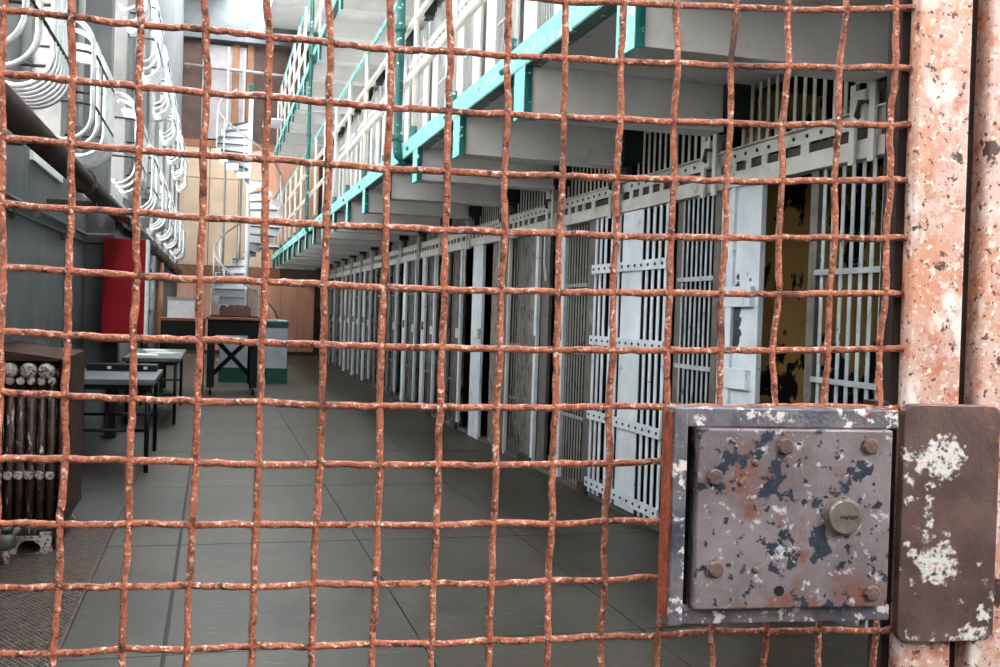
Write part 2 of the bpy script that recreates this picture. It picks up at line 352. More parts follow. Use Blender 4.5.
bx('solid_plate', 0, lw - 0.01, 0, 3.0, -0.02, 0.0, 'lattice_metal', gr)

# ------------------------------------------------------------------ left wall with its tall windows
CAGE_FAR = [7.2 + 2.9 * i for i in range(-4, 9)]          # far edge of each window guard
wl = structure(bx('wall_left', -1.75, -1.35, -8.0, 11.82, -0.05, 2.56, 'plaster_dark'))
structure(bx('wall_left', -1.75, -1.05, 11.82, 32.0, -0.05, 2.56, 'plaster_dark'))
structure(bx('wall_left', -1.75, -1.34, 10.28, 11.82, 0, 2.3, 'plaster_dark'))
WZ0, WZ1 = 2.56, 6.6
prev = -8.0
for i, yf in enumerate(CAGE_FAR):
    w0, w1 = yf - 1.75, yf - 0.25
    xf = -1.35 if yf < 12 else -1.05
    if prev < 11.0 < w0:
        structure(bx('wall_left', -1.75, -1.35, prev, 11.0, WZ0, WZ1, 'plaster_grey')); prev = 11.0
    structure(bx('wall_left', -1.75, xf, prev, w0, WZ0, WZ1, 'plaster_grey'))
    structure(bx('trim_%d' % (i + 1), xf - 0.03, xf + 0.03, w0 - 0.02, w1 + 0.02, WZ0 - 0.07, WZ0, 'white_paint'))
    prev = w1
structure(bx('wall_left', -1.75, -1.05, prev, 32.0, WZ0, WZ1, 'plaster_grey'))
structure(bx('wall_left', -1.75, -1.35, -8.0, 11.0, WZ1, 10.4, 'plaster_grey'))
structure(bx('wall_left', -1.75, -1.05, 11.0, 32.0, WZ1, 10.4, 'plaster_grey'))
for i, yf in enumerate(CAGE_FAR):
    w0, w1 = yf - 1.75, yf - 0.25
    wx = -1.62
    wroot = bpy.data.objects.new('window_%d' % (i + 1), None); COL.objects.link(wroot); wroot.location = (wx, w0, WZ0); structure(wroot)
    W, Hh = w1 - w0, WZ1 - WZ0
    nc, nr = 3, 6
    for c in range(nc + 1):
        bx('mullion', -0.03, 0.03, c * W / nc - 0.035, c * W / nc + 0.035, 0, Hh, 'pink_frame', wroot)
    for r in range(nr + 1):
        bx('transom', -0.025, 0.025, 0, W, r * Hh / nr - 0.03, r * Hh / nr + 0.03, 'pink_frame', wroot)
    for c in range(nc):
        for r in range(nr):
            bx('pane', -0.003, 0.003, c * W / nc + 0.035, (c + 1) * W / nc - 0.035, r * Hh / nr + 0.03, (r + 1) * Hh / nr - 0.03, 'window_glass', wroot)

# window guards: round-cornered bars standing off the wall, bound by hoops
def cage(yf, z0, z1, xw, xo, label, group):
    L = 1.65; t = thing('window_guard', (xw, yf - L, z0), label, 'window guard', group)
    d = xo - xw; h = z1 - z0; rc = min(0.21, d - 0.02)
    key = ('cage', round(d, 2), round(h, 2))
    if key not in CACHE:
        pr = [(0.0, 0, 0.05)]
        for a in range(0, 8):
            q = a / 7 * pi / 2; pr.append((d - rc + rc * sin(q), 0, rc - rc * cos(q)))
        for a in range(0, 8):
            q = a / 7 * pi / 2; pr.append((d - rc + rc * cos(q), 0, h - rc + rc * sin(q)))
        pr.append((0.0, 0, h - 0.02))
        bar = MB().tube(pr, 0.0175, 8).mesh('bar', 'chrome_bar', True)
        hp = [(0, -0.03, 0), (d - 0.16, -0.03, 0), (d - 0.04, 0.01, 0), (d + 0.012, 0.12, 0)] + [(d + 0.012, L - 0.10, 0), (d - 0.04, L + 0.0, 0), (d - 0.16, L + 0.04, 0), (0, L + 0.04, 0)]
        hoop = MB().tube(hp, 0.011, 6).mesh('hoop', 'iron_dark', True)
        CACHE[key] = (bar, hoop)
    bar, hoop = CACHE[key]
    for yy in (0.05, 0.45, 0.95, 1.06, 1.17, 1.28, 1.39, 1.50, 1.61): link('bar', bar, t, (0, yy, 0))
    for zz in (0.3, 0.72): link('hoop', hoop, t, (0.0, 0, zz * h))
gi = -1
for yf in CAGE_FAR:
    if yf < 4: continue
    gi += 1; near = yf < 12
    lab = ['bowed bar window guard on the left wall close behind the mesh gate', 'bowed bar window guard above the dark pipe over the cast iron radiator', 'bowed bar window guard above the flanged stretch of dark pipe'][gi] if gi < 3 else 'bowed bar window guard in the lower row, %s counting from the mesh gate' % ORD[gi]
    cage(yf, 2.68, 3.62, -1.35 if near else -1.05, -0.94 if near else -0.82, lab, 'lower window guards along the left wall')
    cage(yf, 4.6, 5.6, -1.35 if near else -1.05, -0.94 if near else -0.82, 'bowed bar window guard in the upper row, %s counting from the mesh gate' % ORD[gi], 'upper window guards along the left wall')

# white uprights added in place of the bright light streaks between the windows
for i, y in enumerate((7.82, 10.72, 13.65, 16.55)):
    xw = -1.305 if y < 11.0 else -1.005
    t = thing('riser_pipe', (xw, y, 2.6), 'slim white riser pipe between window guards, %s counting from the mesh gate' % ORD[i], 'pipe', 'white riser pipes between the windows')
    MB().tube([(0, 0, 0), (0, 0, 6.0)], 0.035, 10).build('pipe', 'white_paint', t, True)
    for zz in (0.5, 2.3, 4.1): MB().box(-0.04, 0.04, -0.045, 0.045, zz, zz + 0.04).build('clamp', 'plaster_grey', t)

# heating main with flanges and hangers
hp = thing('heating_pipe', (-0.98, 3.5, 2.365), 'large dark insulated heating pipe running below the window guards', 'pipe')
MB().tube([(0, 0, 0), (0, 12, 0.0), (0, 27.6, 0.0)], 0.078, 14).build('pipe', 'pipe_dark', hp, True)
for y in (4.9, 9.4, 13.9, 18.4, 22.9):
    MB().lathe([(0.094, y), (0.094, y + 0.10)], 14, axis=1).build('flange', 'pipe_dark', hp, True)
for y in (2.2, 5.6, 8.3, 11.5, 15.0, 19.0, 23.0):
    MB().box(-0.36 if y < 8.2 else -0.06, 0.02, y, y + 0.05, -0.13, -0.09).build('hanger', 'iron_dark', hp)
cd = thing('wall_conduit', (-1.33, 3.0, 2.12), 'thin grey conduit on the lower left wall bending round the wall step', 'conduit')
MB().tube([(0, 0, -0.02), (0, 8.7, 0.04), (0.03, 8.78, 0.04), (0.28, 8.78, 0.05)], 0.016, 8).build('tube', 'conduit_grey', cd, True)
for y in (1.5, 3.5, 5.5, 7.5): MB().box(-0.03, 0.022, y, y + 0.04, -0.035, 0.045).build('clip', 'conduit_grey', cd)
cd = thing('wall_conduit', (-1.33, 3.0, 2.02), 'second thin dark conduit just under the grey one on the left wall', 'conduit')
MB().tube([(0, 0, -0.02), (0, 8.7, 0.05), (0.03, 8.79, 0.05), (0.24, 8.79, 0.05)], 0.011, 8).build('tube', 'iron_dark', cd, True)
for y in (2.1, 4.6, 7.0): MB().box(-0.03, 0.015, y, y + 0.03, -0.03, 0.035).build('clip', 'iron_dark', cd)

# red cabinet on the wall step
rc = thing('red_cabinet', (-1.13, 11.5, 1.02), 'flat red metal cabinet mounted on the wall step under the heating pipe', 'cabinet')
MB().box(0, 0.42, 0, 0.31, 0, 1.1).build('body', 'red_paint', rc, bevel=0.006)
MB().box(0.423, 0.447, 0.0, 0.31, 0.0, 1.1).build('edge_strip', 'white_paint', rc)
MB().box(0.02, 0.05, -0.012, 0.0, 0.5, 0.62).build('latch', 'red_paint', rc)
MB().box(0.05, 0.16, 0.05, 0.28, -1.02, -0.002).build('leg', 'black_metal', rc)
# things stored along the far lower wall
for i, (y, w, h, mm, lab) in enumerate(((15.8, 0.12, 2.2, 'iron_dark', 'dark upright pipe beyond the red cabinet'), (17.2, 0.10, 2.2, 'conduit_grey', 'grey upright pipe against the far left wall'),
                                       (20.0, 0.12, 2.2, 'brown_panel', 'brown upright pipe against the far left wall'))):
    t = thing('upright_pipe', (-0.96, y, 0), lab, 'pipe')
    MB().tube([(0, 0, 0), (0, 0, h)], w / 2, 10).build('pipe', mm, t, True)
    for zz in (0.4, 1.3, 1.9): MB().lathe([(w / 2 + 0.02, zz), (w / 2 + 0.02, zz + 0.05)], 10).build('collar', mm, t)

# ------------------------------------------------------------------ radiator
rd = thing('cast_iron_radiator', (-1.24, 6.3, 0.0), 'brown cast iron column radiator with worn silver specks on the left wall', 'radiator')
sec = MB()
NT = 7; wx = 0.40
for k in range(NT):
    x = 0.035 + k * (wx - 0.07) / (NT - 1)
    sec.tube([(x, 0.035, 0.14), (x, 0.035, 0.40), (x, 0.035, 1.0)], [0.021, 0.024, 0.024], 8)
sec.box(0.0, wx, 0.006, 0.064, 0.10, 0.17).box(0.0, wx, 0.006, 0.064, 1.0, 1.06).box(0.01, wx - 0.01, 0.012, 0.058, 0.42, 0.47)
secm = sec.mesh('section', 'radiator_iron', True)
for k in range(14): link('section', secm, rd, (0, 0.01 + k * 0.073, 0))
for k in range(NT):
    x = 0.035 + k * (wx - 0.07) / (NT - 1)
    MB().lathe([(0.020, -0.012), (0.024, 0.0), (0.024, 0.02)], 12, (x, 0, 0.985), 1).build('column_cap', 'radiator_cap', rd, True)
    MB().lathe([(0.022, -0.004), (0.026, 0.012)], 10, (x, 0.0, 0.445), 1).build('boss', 'radiator_cap', rd, True)
for x in (0.04, 0.14, 0.24, 0.335):
    MB().lathe([(0.018, -0.022), (0.040, -0.016), (0.046, 0.0), (0.046, 0.03)], 16, (x, 0.0, 1.045), 1).build('hub_plug', 'radiator_cap', rd, True)
MB().prism([(0.0, 1.10), (0.42, 1.10), (0.42, 1.115), (0.0, 1.17)], 1, -0.02, 1.06).build('top_cover', 'cover_brown', rd)
MB().box(0.41, 0.42, 0.0, 1.05, 0.12, 1.10).build('side_panel', 'cover_brown', rd)
for y in (0.0, 0.96):
    for x in (0.02, 0.32):
        MB().prism([(x, 0.12), (x + 0.01, 0.03), (x - 0.01, 0.0), (x + 0.07, 0.0), (x + 0.055, 0.03), (x + 0.06, 0.12)], 1, y, y + 0.05).build('foot', 'radiator_cap', rd)
arch = [(0.14, 0.10), (0.14, 0.05), (0.17, 0.0), (0.20, 0.0), (0.205, 0.04), (0.24, 0.075), (0.29, 0.08), (0.325, 0.05), (0.34, 0.0), (0.385, 0.0), (0.38, 0.05), (0.39, 0.10)]
MB().prism(arch[::-1], 1, -0.012, 0.02).build('foot_arch', 'radiator_cap', rd)
vv = thing('radiator_valve', (-1.05, 6.05, 0.0), 'stubby grey valve at the near foot of the radiator', 'valve')
MB().tube([(0, 0, 0.0), (0, 0, 0.09)], 0.018, 10).build('pipe', 'radiator_cap', vv, True)
MB().lathe([(0.03, 0.085), (0.05, 0.10), (0.056, 0.135), (0.045, 0.165), (0.03, 0.17)], 14).build('body', 'valve_iron', vv, True)
MB().tube([(0, 0, 0.14), (0.06, 0.08, 0.19), (0.06, 0.22, 0.19)], 0.02, 8).build('union', 'valve_iron', vv, True)
MB().lathe([(0.01, 0.17), (0.012, 0.185), (0.034, 0.19), (0.034, 0.205), (0.012, 0.21)], 12).build('wheel', 'valve_iron', vv, True)

# ------------------------------------------------------------------ gallery decks
def gallery(z, label):
    g = bpy.data.objects.new('floor_gallery', None); COL.objects.link(g); g.location = (XG, 0, z); structure(g, label)
    y0, y1 = 0.5, YEND - 1.2
    bx('deck', 0.02, XC - XG + 0.1, y0, y1, 0.27, 0.40, 'concrete_grey', g)
    # the steel edge is laid in lengths of one bay
    for yb in YB:
        bx('fascia', -0.012, 0.02, yb + 0.004, yb + P - 0.004, 0.275, 0.41, 'teal_paint', g)
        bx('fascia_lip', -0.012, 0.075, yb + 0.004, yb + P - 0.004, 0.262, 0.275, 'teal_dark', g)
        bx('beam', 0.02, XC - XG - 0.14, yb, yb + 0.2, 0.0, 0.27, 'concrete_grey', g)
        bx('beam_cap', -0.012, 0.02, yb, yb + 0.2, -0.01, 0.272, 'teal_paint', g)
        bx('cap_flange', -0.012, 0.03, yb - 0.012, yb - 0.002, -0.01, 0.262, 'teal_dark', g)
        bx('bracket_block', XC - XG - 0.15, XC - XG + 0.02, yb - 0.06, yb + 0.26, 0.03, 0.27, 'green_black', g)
    return g
gallery(2.57, 'concrete gallery deck on cross beams with peeling teal steel edge, first level')
gallery(2.57 + TIER, 'concrete gallery deck on cross beams with peeling teal steel edge, upper level')

def railing(zf, label, pipes):
    t = thing('gallery_railing', (XG + 0.035, 3.0, zf), label, 'railing')
    ye = YEND - 4.2
    for (z, r, mm) in ((0.58, 0.030, 'cream_paint'), (1.08, 0.030, 'cream_paint'), (1.50, 0.024, 'teal_paint')):
        MB().tube([(0, 0, z), (0, ye, z)], r, 10).build('rail', mm, t, True)
    post = MB().tube([(0, 0, 0.0), (0, 0, 1.5)], 0.024, 8).mesh('post', 'cream_paint', True)
    foot = MB().tube([(0, 0, 0.12), (0, 0, 0.02), (0.0, 0, -0.05), (-0.045, 0, -0.1)], 0.034, 8).mesh('foot', 'teal_dark', True)
    y = 0.0
    while y < ye:
        po = link('post', post, t, (0, y + 1.38, 0)); link('foot', foot, po)
        pass
        y += 1.555
    return t
railing(2.98, 'white pipe railing with teal top rail along the first level gallery', True)
railing(2.98 + TIER, 'white pipe railing with teal top rail along the upper gallery', True)
for (y, r, lab) in ((9.33, 0.04, 'dark teal standpipe with elbow foot beside the first level railing'), (18.9, 0.035, 'slim dark teal standpipe farther along the galleries')):
    t = thing('standpipe', (XG - 0.06, y, 2.80), lab, 'pipe')
    MB().tube([(0.22, 0, 0.08), (0.06, 0, 0.02), (0.01, 0, 0.07), (0, 0, 0.16), (0, 0, 6.6)], r, 10).build('pipe', 'teal_dark', t, True)
    for zz in (0.2, 1.2, 1.75, 3.2): MB().lathe([(r + 0.012, zz), (r + 0.012, zz + 0.06)], 10).build('coupling', 'teal_dark', t, True)

# ------------------------------------------------------------------ cell block: shell
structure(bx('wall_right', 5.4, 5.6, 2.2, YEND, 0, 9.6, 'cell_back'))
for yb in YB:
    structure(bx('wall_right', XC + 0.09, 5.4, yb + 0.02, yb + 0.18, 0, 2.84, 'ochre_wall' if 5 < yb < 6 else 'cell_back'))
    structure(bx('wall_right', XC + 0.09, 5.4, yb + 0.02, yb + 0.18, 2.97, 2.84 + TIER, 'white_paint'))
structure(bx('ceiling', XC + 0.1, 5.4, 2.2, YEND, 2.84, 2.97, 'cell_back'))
structure(bx('ceiling', XC + 0.1, 5.4, 2.2, YEND, 2.84 + TIER, 2.97 + TIER, 'concrete_grey'))
structure(bx('wall_right', XC, XC + 0.2, 2.2, YEND, 2.97 + TIER, 9.6, 'white_paint'))

# ------------------------------------------------------------------ cell fronts
rod = MB().tube([(0, 0, 0.42), (0, 0, 0.12), (-0.02, -0.10, 0.0), (-0.02, -0.12, -0.06)], 0.011, 6).mesh('lever', 'bar_white', True)
rivm = MB().lathe([(0.012, 0), (0.010, -0.006), (0.005, -0.009)], 8, axis=0).mesh('rivet', 'iron_dark', True)
def front(y0, z0, pieces, label, group=None, detail=False, mbar='bar_cream', mhead='header_cream', lever=True):
    """one cell front; y0 = middle of the dividing wall at its near side; all y in pieces are world values"""
    y0 += 0.09
    t = thing('cell_front', (XC, y0, z0), label, 'cell front', group)
    # header
    bx('header_beam', -0.05, 0.03, 0.0, P, 2.25, 2.34, mhead, t)
    bx('header_strip', -0.04, -0.028, 0.0, P, 2.40, 2.47, mhead, t)
    bx('header_ledge', -0.07, 0.02, 0.0, P, 2.47, 2.478, mhead, t)
    for a, b in ((0.03, 0.10), (0.62, 0.70), (0.86, 0.92), (1.04, 1.10), (1.22, 1.28), (1.40, 1.46)):
        bx('spacer', -0.035, -0.025, a, b, 2.34, 2.40, mhead, t)
    bx('slide_bar', -0.02, 0.02, 0.0, P, 2.345, 2.395, 'iron_dark', t)
    # transom grille
    nb = 14
    for i in range(nb):
        bx('transom_bar', -0.003, 0.003, 0.16 + i * 0.093, 0.190 + i * 0.093, 2.478, 2.84, mbar, t)
    bx('transom_stile', -0.02, 0.03, 0.02, 0.11, 2.478, 2.84, 'jamb_grey' if z0 < 1 else 'white_paint', t)
    # locking straps and lever at the near division
    for dy in (0.005, 0.155):
        bx('strap', -0.085, -0.07, dy, dy + 0.045, 2.22, 2.60, mhead, t)
    bx('gear_case', -0.10, -0.02, 0.06, 0.14, 2.40, 2.56, mhead, t)
    if detail: MB().tube([(-0.06, 0.05, 2.50), (-0.115, 0.08, 2.50), (-0.115, 0.10, 2.44), (-0.06, 0.12, 2.42)], 0.014, 6).build('gear_arm', 'iron_dark', t, True)
    if lever: link('lever', rod, t, (-0.075, 0.22, 1.83))
    if detail:
        for i in range(11): link('rivet', rivm, t, (-0.04, 0.12 + i * 0.128, 2.435))
    for p in pieces:
        kind = p[0]; a, b = p[1] - y0, p[2] - y0; mm = p[3]
        if kind == 'bars':
            n = p[4]; w = min(0.030, (b - a) / n * 0.36); dx = p[6] if len(p) > 6 else 0.0
            for i in range(n):
                c = a + (b - a) * (i + 0.5) / n
                bx('bar', dx - 0.0025, dx + 0.0025, round(c - w / 2, 4), round(c - w / 2, 4) + w, 0.03, 2.25, mm, t)
            for zc in p[5]:
                bx('crossbar', dx - 0.022, dx - 0.008, a, b, zc - 0.014, zc + 0.014, mm, t)
        elif kind == 'plate':
            dx = p[4] if len(p) > 4 else 0.0
            bx(p[5] if len(p) > 5 else 'jamb', dx - 0.012, dx + 0.02, a, b, 0.0, 2.25, mm, t)
        elif kind == 'lock':
            zc = p[4]; dx = p[5] if len(p) > 5 else -0.03
            bx('lock_case', dx - 0.025, dx + 0.018, a, b, zc - 0.06, zc + 0.06, mm, t, 0.004)
        elif kind == 'base':
            bx('door_guide', -0.06, 0.0, a, b, 0.0, 0.09, mm, t)
    bx('sill', -0.03, 0.05, 0.0, P, 0.0, 0.03, 'jamb_grey', t)
    return t
def Yk(k): return YB[1] + 0.1 + P * k      # near division of cell k (k = 0: 4.02)

front(Yk(-1), 0, [('plate', 3.97, 4.07, 'jamb_grey', -0.02), ('lock', 4.0, 4.05, 'bar_white', 1.72), ('lock', 3.99, 4.05, 'bar_white', 1.06), ('plate', 3.62, 3.95, 'jamb_grey'), ('bars', 2.7, 3.6, 'bar_steel', 10, (1.72, 1.17, .6))],
      'cell front behind the mesh gate post, nearest cell of the row', None)
front(Yk(0), 0, [
                 ('bars', 4.09, 4.66, 'bar_steel', 7, (1.72, 1.17, 0.6, 0.1)), ('plate', 4.66, 4.73, 'jamb_grey'),
                 ('plate', 5.21, 5.60, 'peel_plate', -0.01, 'lock_column'), ('plate', 5.49, 5.53, 'blue_white', -0.03, 'edge_strip'), ('plate', 5.62, 5.66, 'bar_white', -0.02),
                 ('lock', 5.25, 5.56, 'blue_white', 1.60), ('lock', 5.27, 5.53, 'blue_white', 1.12), ('base', 5.2, 5.5, 'iron_dark')],
      'cell front with an open doorway showing a peeling ochre wall', None, True, lever=False)
front(Yk(1), 0, [('plate', 5.67, 5.75, 'jamb_grey', -0.02), ('bars', 5.75, 6.28, 'bar_steel', 8, (1.72, 1.15, 0.6)), ('plate', 6.26, 6.34, 'jamb_grey', 0.01)],
      'cell front of pale bars between the peeling pale blue column and the riveted door', None, True, lever=False)
front(Yk(2), 0, [('plate', 7.76, 7.99, 'jamb_grey', -0.01), ('lock', 7.76, 7.84, 'weathered', 1.45), ('bars', 7.99, 8.54, 'bar_grey', 8, (1.72, 1.15, 0.6)),
                 ('plate', 8.57, 8.73, 'blue_white', -0.01, 'lock_column'), ('base', 7.79, 7.97, 'iron_dark'), ('lock', 8.6, 8.7, 'weathered', 1.3)],
      'cell front of grey barred panel just past the riveted door', None, True, lever=False)
front(Yk(3), 0, [('plate', 9.05, 9.28, 'jamb_grey', 0.01), ('plate', 9.28, 9.36, 'blue_white', -0.03, 'edge_strip'), ('plate', 9.38, 9.6, 'weathered'),
                 ('bars', 9.61, 10.26, 'weathered', 7, (1.72, 1.15, .6)), ('plate', 9.66, 10.2, 'weathered', 0.05, 'door_panel'),
                 ('plate', 10.275, 10.315, 'bar_white', -0.03, 'edge_strip'), ('lock', 9.3, 9.45, 'weathered', 1.2), ('base', 9.3, 9.7, 'iron_dark')],
      'cell front with a wide dark gap and blotched grey barred panel', None, True)
front(Yk(4), 0, [('plate', 10.36, 10.62, 'jamb_grey'), ('plate', 10.64, 10.70, 'bar_white', -0.02, 'edge_strip'), ('plate', 10.72, 11.12, 'weathered', 0.02, 'door_panel'),
                 ('plate', 11.4, 11.86, 'blue_white', -0.02, 'lock_column'), ('lock', 11.4, 11.62, 'bar_white', 1.22, -0.045)],
      'cell front with a clean pale blue lock column beside a narrow dark gap', None, True)
for k in range(5, 16):
    y = Yk(k); r = random.Random(k)
    g0 = 0.20 + r.uniform(0, 0.06); g1 = g0 + r.uniform(0.22, 0.42)
    pcs = [('plate', y + g1, y + g1 + 0.08, 'blue_white', -0.03, 'edge_strip'), ('bars', y + g1 + 0.12, y + 1.28, 'weathered', 7, (1.72, .6)),
           ('plate', y + g1 + 0.14, y + 1.27, 'weathered', 0.04, 'door_panel'),
           ('plate', y + 1.36, y + 1.36 + r.uniform(0.2, 0.28), 'blue_white' if r.random() < 0.7 else 'weathered', -0.02, 'lock_column'),
           ('lock', y + g1 + 0.05, y + g1 + 0.2, 'bar_white', 1.2), ('lock', y + 1.4, y + 1.55, 'weathered', 1.25), ('base', y + g1, y + g1 + 0.3, 'iron_dark'),
           ('plate', y + 0.1, y + 0.16, 'jamb_grey')]
    front(y, 0, pcs, 'weathered grey ground floor cell front, %s past the riveted pale blue door' % ORD[k - 2], 'far ground floor cell fronts')
for k in range(0, 16):
    y = Yk(k)
    pcs = [('plate', y + 0.10, y + 0.42, 'white_paint', -0.02, 'lock_column'), ('bars', y + 0.45, y + 0.92, 'bar_white', 6, (1.72, 1.15, .6)),
           ('plate', y + 0.94, y + 1.0, 'white_paint', -0.02), ('plate', y + 1.02, y + 1.5, 'white_paint', 0.015, 'door_panel'), ('lock', y + 1.05, y + 1.2, 'bar_white', 1.2)]
    front(y, 2.97, pcs, 'white painted cell front on the first level gallery, %s counting from the gate' % ORD[k], 'upper white cell fronts', False, 'bar_white', 'white_paint')

# riveted pale blue door spanning the division between two cells
dr = thing('cell_door', (XC - 0.055, 6.35, 0.0), 'pale blue barred cell door with riveted cross straps and solid centre plate', 'cell door')
def dbar(a, b, nm='bar', t=0.007, m='blue_white'): bx(nm, -t / 2, t / 2, a, b, 0.05, 2.24, m, dr)
for i in range(4): dbar(0.02 + i * 0.105, 0.062 + i * 0.105)
dbar(0.44, 0.81, 'centre_plate')
for i in range(3): dbar(0.86 + i * 0.075, 0.90 + i * 0.075)
for i in range(3): dbar(1.14 + i * 0.10, 1.185 + i * 0.10)
for zc in (1.835, 1.27, 0.675, 0.13):
    bx('cross_strap', -0.024, -0.008, 0.0, 1.40, zc - 0.036, zc + 0.036, 'blue_white', dr)
    for i in range(12): link('rivet', rivm, dr, (-0.024, 0.05 + i * 0.118, zc))
link('lever', rod, dr, (-0.05, 0.86, 1.82))

# ------------------------------------------------------------------ far wall
wf = bpy.data.objects.new('wall_far', None); COL.objects.link(wf); wf.location = (0, YEND, 0); structure(wf, 'panelled end wall of the cell house')
bx('backing', -1.75, 5.6, 0.06, 0.3, 0, 10.4, 'umber_panel', wf)
for (x0, x1) in ((-1.05, -0.22), (-0.2, 0.62), (0.64, 1.46)):
    bx('panel', x0, x1, 0.0, 0.06, 2.62, 5.18, 'beige_panel', wf); bx('panel', x0, x1, 0.0, 0.06, 5.2, 6.1, 'beige_panel', wf)
bx('band', -1.05, 3.0, -0.03, 0.06, 6.1, 6.3, 'brown_panel', wf)
bx('band', -1.05, 1.9, -0.03, 0.06, 2.3, 2.6, 'brown_panel', wf)
for i in range(8):
    x0 = -1.05 + i * 0.5; bx('board', x0 + 0.004, x0 + 0.494, 0.0, 0.06, 0.12, 2.29, 'salmon_panel', wf)
for i in range(3):
    x0 = 1.48 + i * 0.5; bx('board', x0 + 0.004, x0 + 0.494, 0.0, 0.06, 2.62, 6.1, 'salmon_panel', wf)
bx('skirting', -1.05, 3.0, -0.03, 0.06, 0, 0.12, 'umber_panel', wf)
for (x0, x1) in ((-0.5, 0.35), (0.55, 0.75)): bx('pane', x0, x1, 0.0, 0.05, 6.35, 9.1, 'grey_panel', wf)
for x0 in (0.36, 0.78): bx('frame_post', x0, x0 + 0.18, -0.05, 0.06, 6.3, 9.2, 'brown_panel', wf)
bx('upper_plaster', -1.75, 5.6, -0.3, 0.06, 9.2, 13.5, 'plaster_dark', wf)
t = thing('tie_rail', (-1.0, YEND - 0.25, 8.35), 'thin grey rail across the dark upper end wall', 'rail')
MB().tube([(0, 0, 0.05), (3.6, 0, -0.05)], 0.05, 8).build('tube', 'grey_panel', t, True)
for x in (0.1, 3.4): MB().tube([(x, 0, 0), (x, 0.22, 0)], 0.03, 8).build('bracket', 'grey_panel', t, True)

# ceiling with a long skylight
cl = structure(bx('ceiling', 2.9, 5.6, -8.0, 32.0, 9.6, 9.8, 'white_paint'))
structure(bx('ceiling', -1.75, 0.1, -8.0, 32.0, 10.4, 10.5, 'white_paint'))
structure(bx('ceiling', 1.3, 2.9, -8.0, 32.0, 9.7, 9.8, 'white_paint'))

# ------------------------------------------------------------------ spiral stair
ss = thing('spiral_stair', (0.79, 27.0, 0.0), 'white and dark iron spiral stair climbing to the galleries at the far end', 'staircase')
MB().tube([(0, 0, 0), (0, 0, 6.9)], 0.055, 12).build('newel', 'stair_white', ss, True)
MB().lathe([(0.05, 6.9), (0.07, 6.94), (0.04, 6.98), (0.075, 7.05), (0.05, 7.12), (0.0, 7.14)], 12).build('finial', 'teal_dark', ss, True)
R = 0.82; NS = 15; RISE = 2.98 / NS
tm = MB(); a0, a1 = -radians(11.5), radians(11.5)
tm.prism([(0.05 * cos(a0), 0.05 * sin(a0)), (R * cos(a0), R * sin(a0)), (R, 0), (R * cos(a1), R * sin(a1)), (0.05 * cos(a1), 0.05 * sin(a1))], 2, 0, 0.03)
tread = tm.mesh('tread', 'stair_dark')
rm = MB().box(0.05, R, -0.01, 0.01, -0.16, 0.0).mesh('riser', 'stair_white')
om = MB().prism([(R * cos(a), R * sin(a)) for a in [a0 + (a1 - a0) * i / 4 for i in range(5)]] + [((R + 0.02) * cos(a), (R + 0.02) * sin(a)) for a in [a1 - (a1 - a0) * i / 4 for i in range(5)]], 2, -0.1, 0.05).mesh('string', 'stair_white')
rail = []
for s in range(2 * NS):
    a = radians(-10) - s * radians(20.5); z = (s + 1) * RISE * (3.06 / 2.98 if s < NS else 1.03)
    for me, nm in ((tread, 'tread'), (rm, 'riser'), (om, 'string')):
        o = link(nm, me, ss, (0, 0, z)); o.rotation_euler.z = a
    rail.append((R * cos(a), R * sin(a), z + 0.95))
    if s % 2 == 0: MB().tube([(R * cos(a), R * sin(a), z), (R * cos(a), R * sin(a), z + 0.95)], 0.016, 6).build('baluster', 'stair_white', ss, True)
MB().tube(rail, 0.026, 8).build('handrail', 'grey_panel', ss, True)
for z in (2.95, 6.12):
    MB().box(0.3, 0.75, -0.75, 0.5, z, z + 0.04).build('landing', 'stair_white', ss)
for (x, y, lab) in ((0.2, 27.9, 'slim white tubular column on the left wall side behind the spiral stair'), (0.62, 28.2, 'slim white tubular column directly behind the spiral stair newel')):
    t = thing('tubular_column', (x, y, 0), lab, 'column', 'columns behind the spiral stair')
    MB().tube([(0, 0, 0), (0, 0, 8.2)], 0.032, 10).build('shaft', 'grey_panel', t, True)
    MB().lathe([(0.1, 0), (0.1, 0.05)], 12).build('base', 'stair_white', t)

# ------------------------------------------------------------------ booth, tables
bt = thing('counter_booth', (0.14, 20.0, 0.0), 'grey counter booth with green base band and green top edge', 'counter')
MB().box(0.0, 1.24, 0.0, 1.4, 0.28, 1.06).build('body', 'booth_grey', bt)
MB().box(-0.015, 1.255, -0.015, 1.415, 0.0, 0.28).build('base_band', 'booth_green', bt)
MB().box(-0.015, 1.255, -0.015, 1.415, 1.06, 1.17).build('top_band', 'booth_green', bt)
MB().box(-0.02, 1.26, -0.02, 1.42, 1.17, 1.195).build('countertop', 'booth_grey', bt)

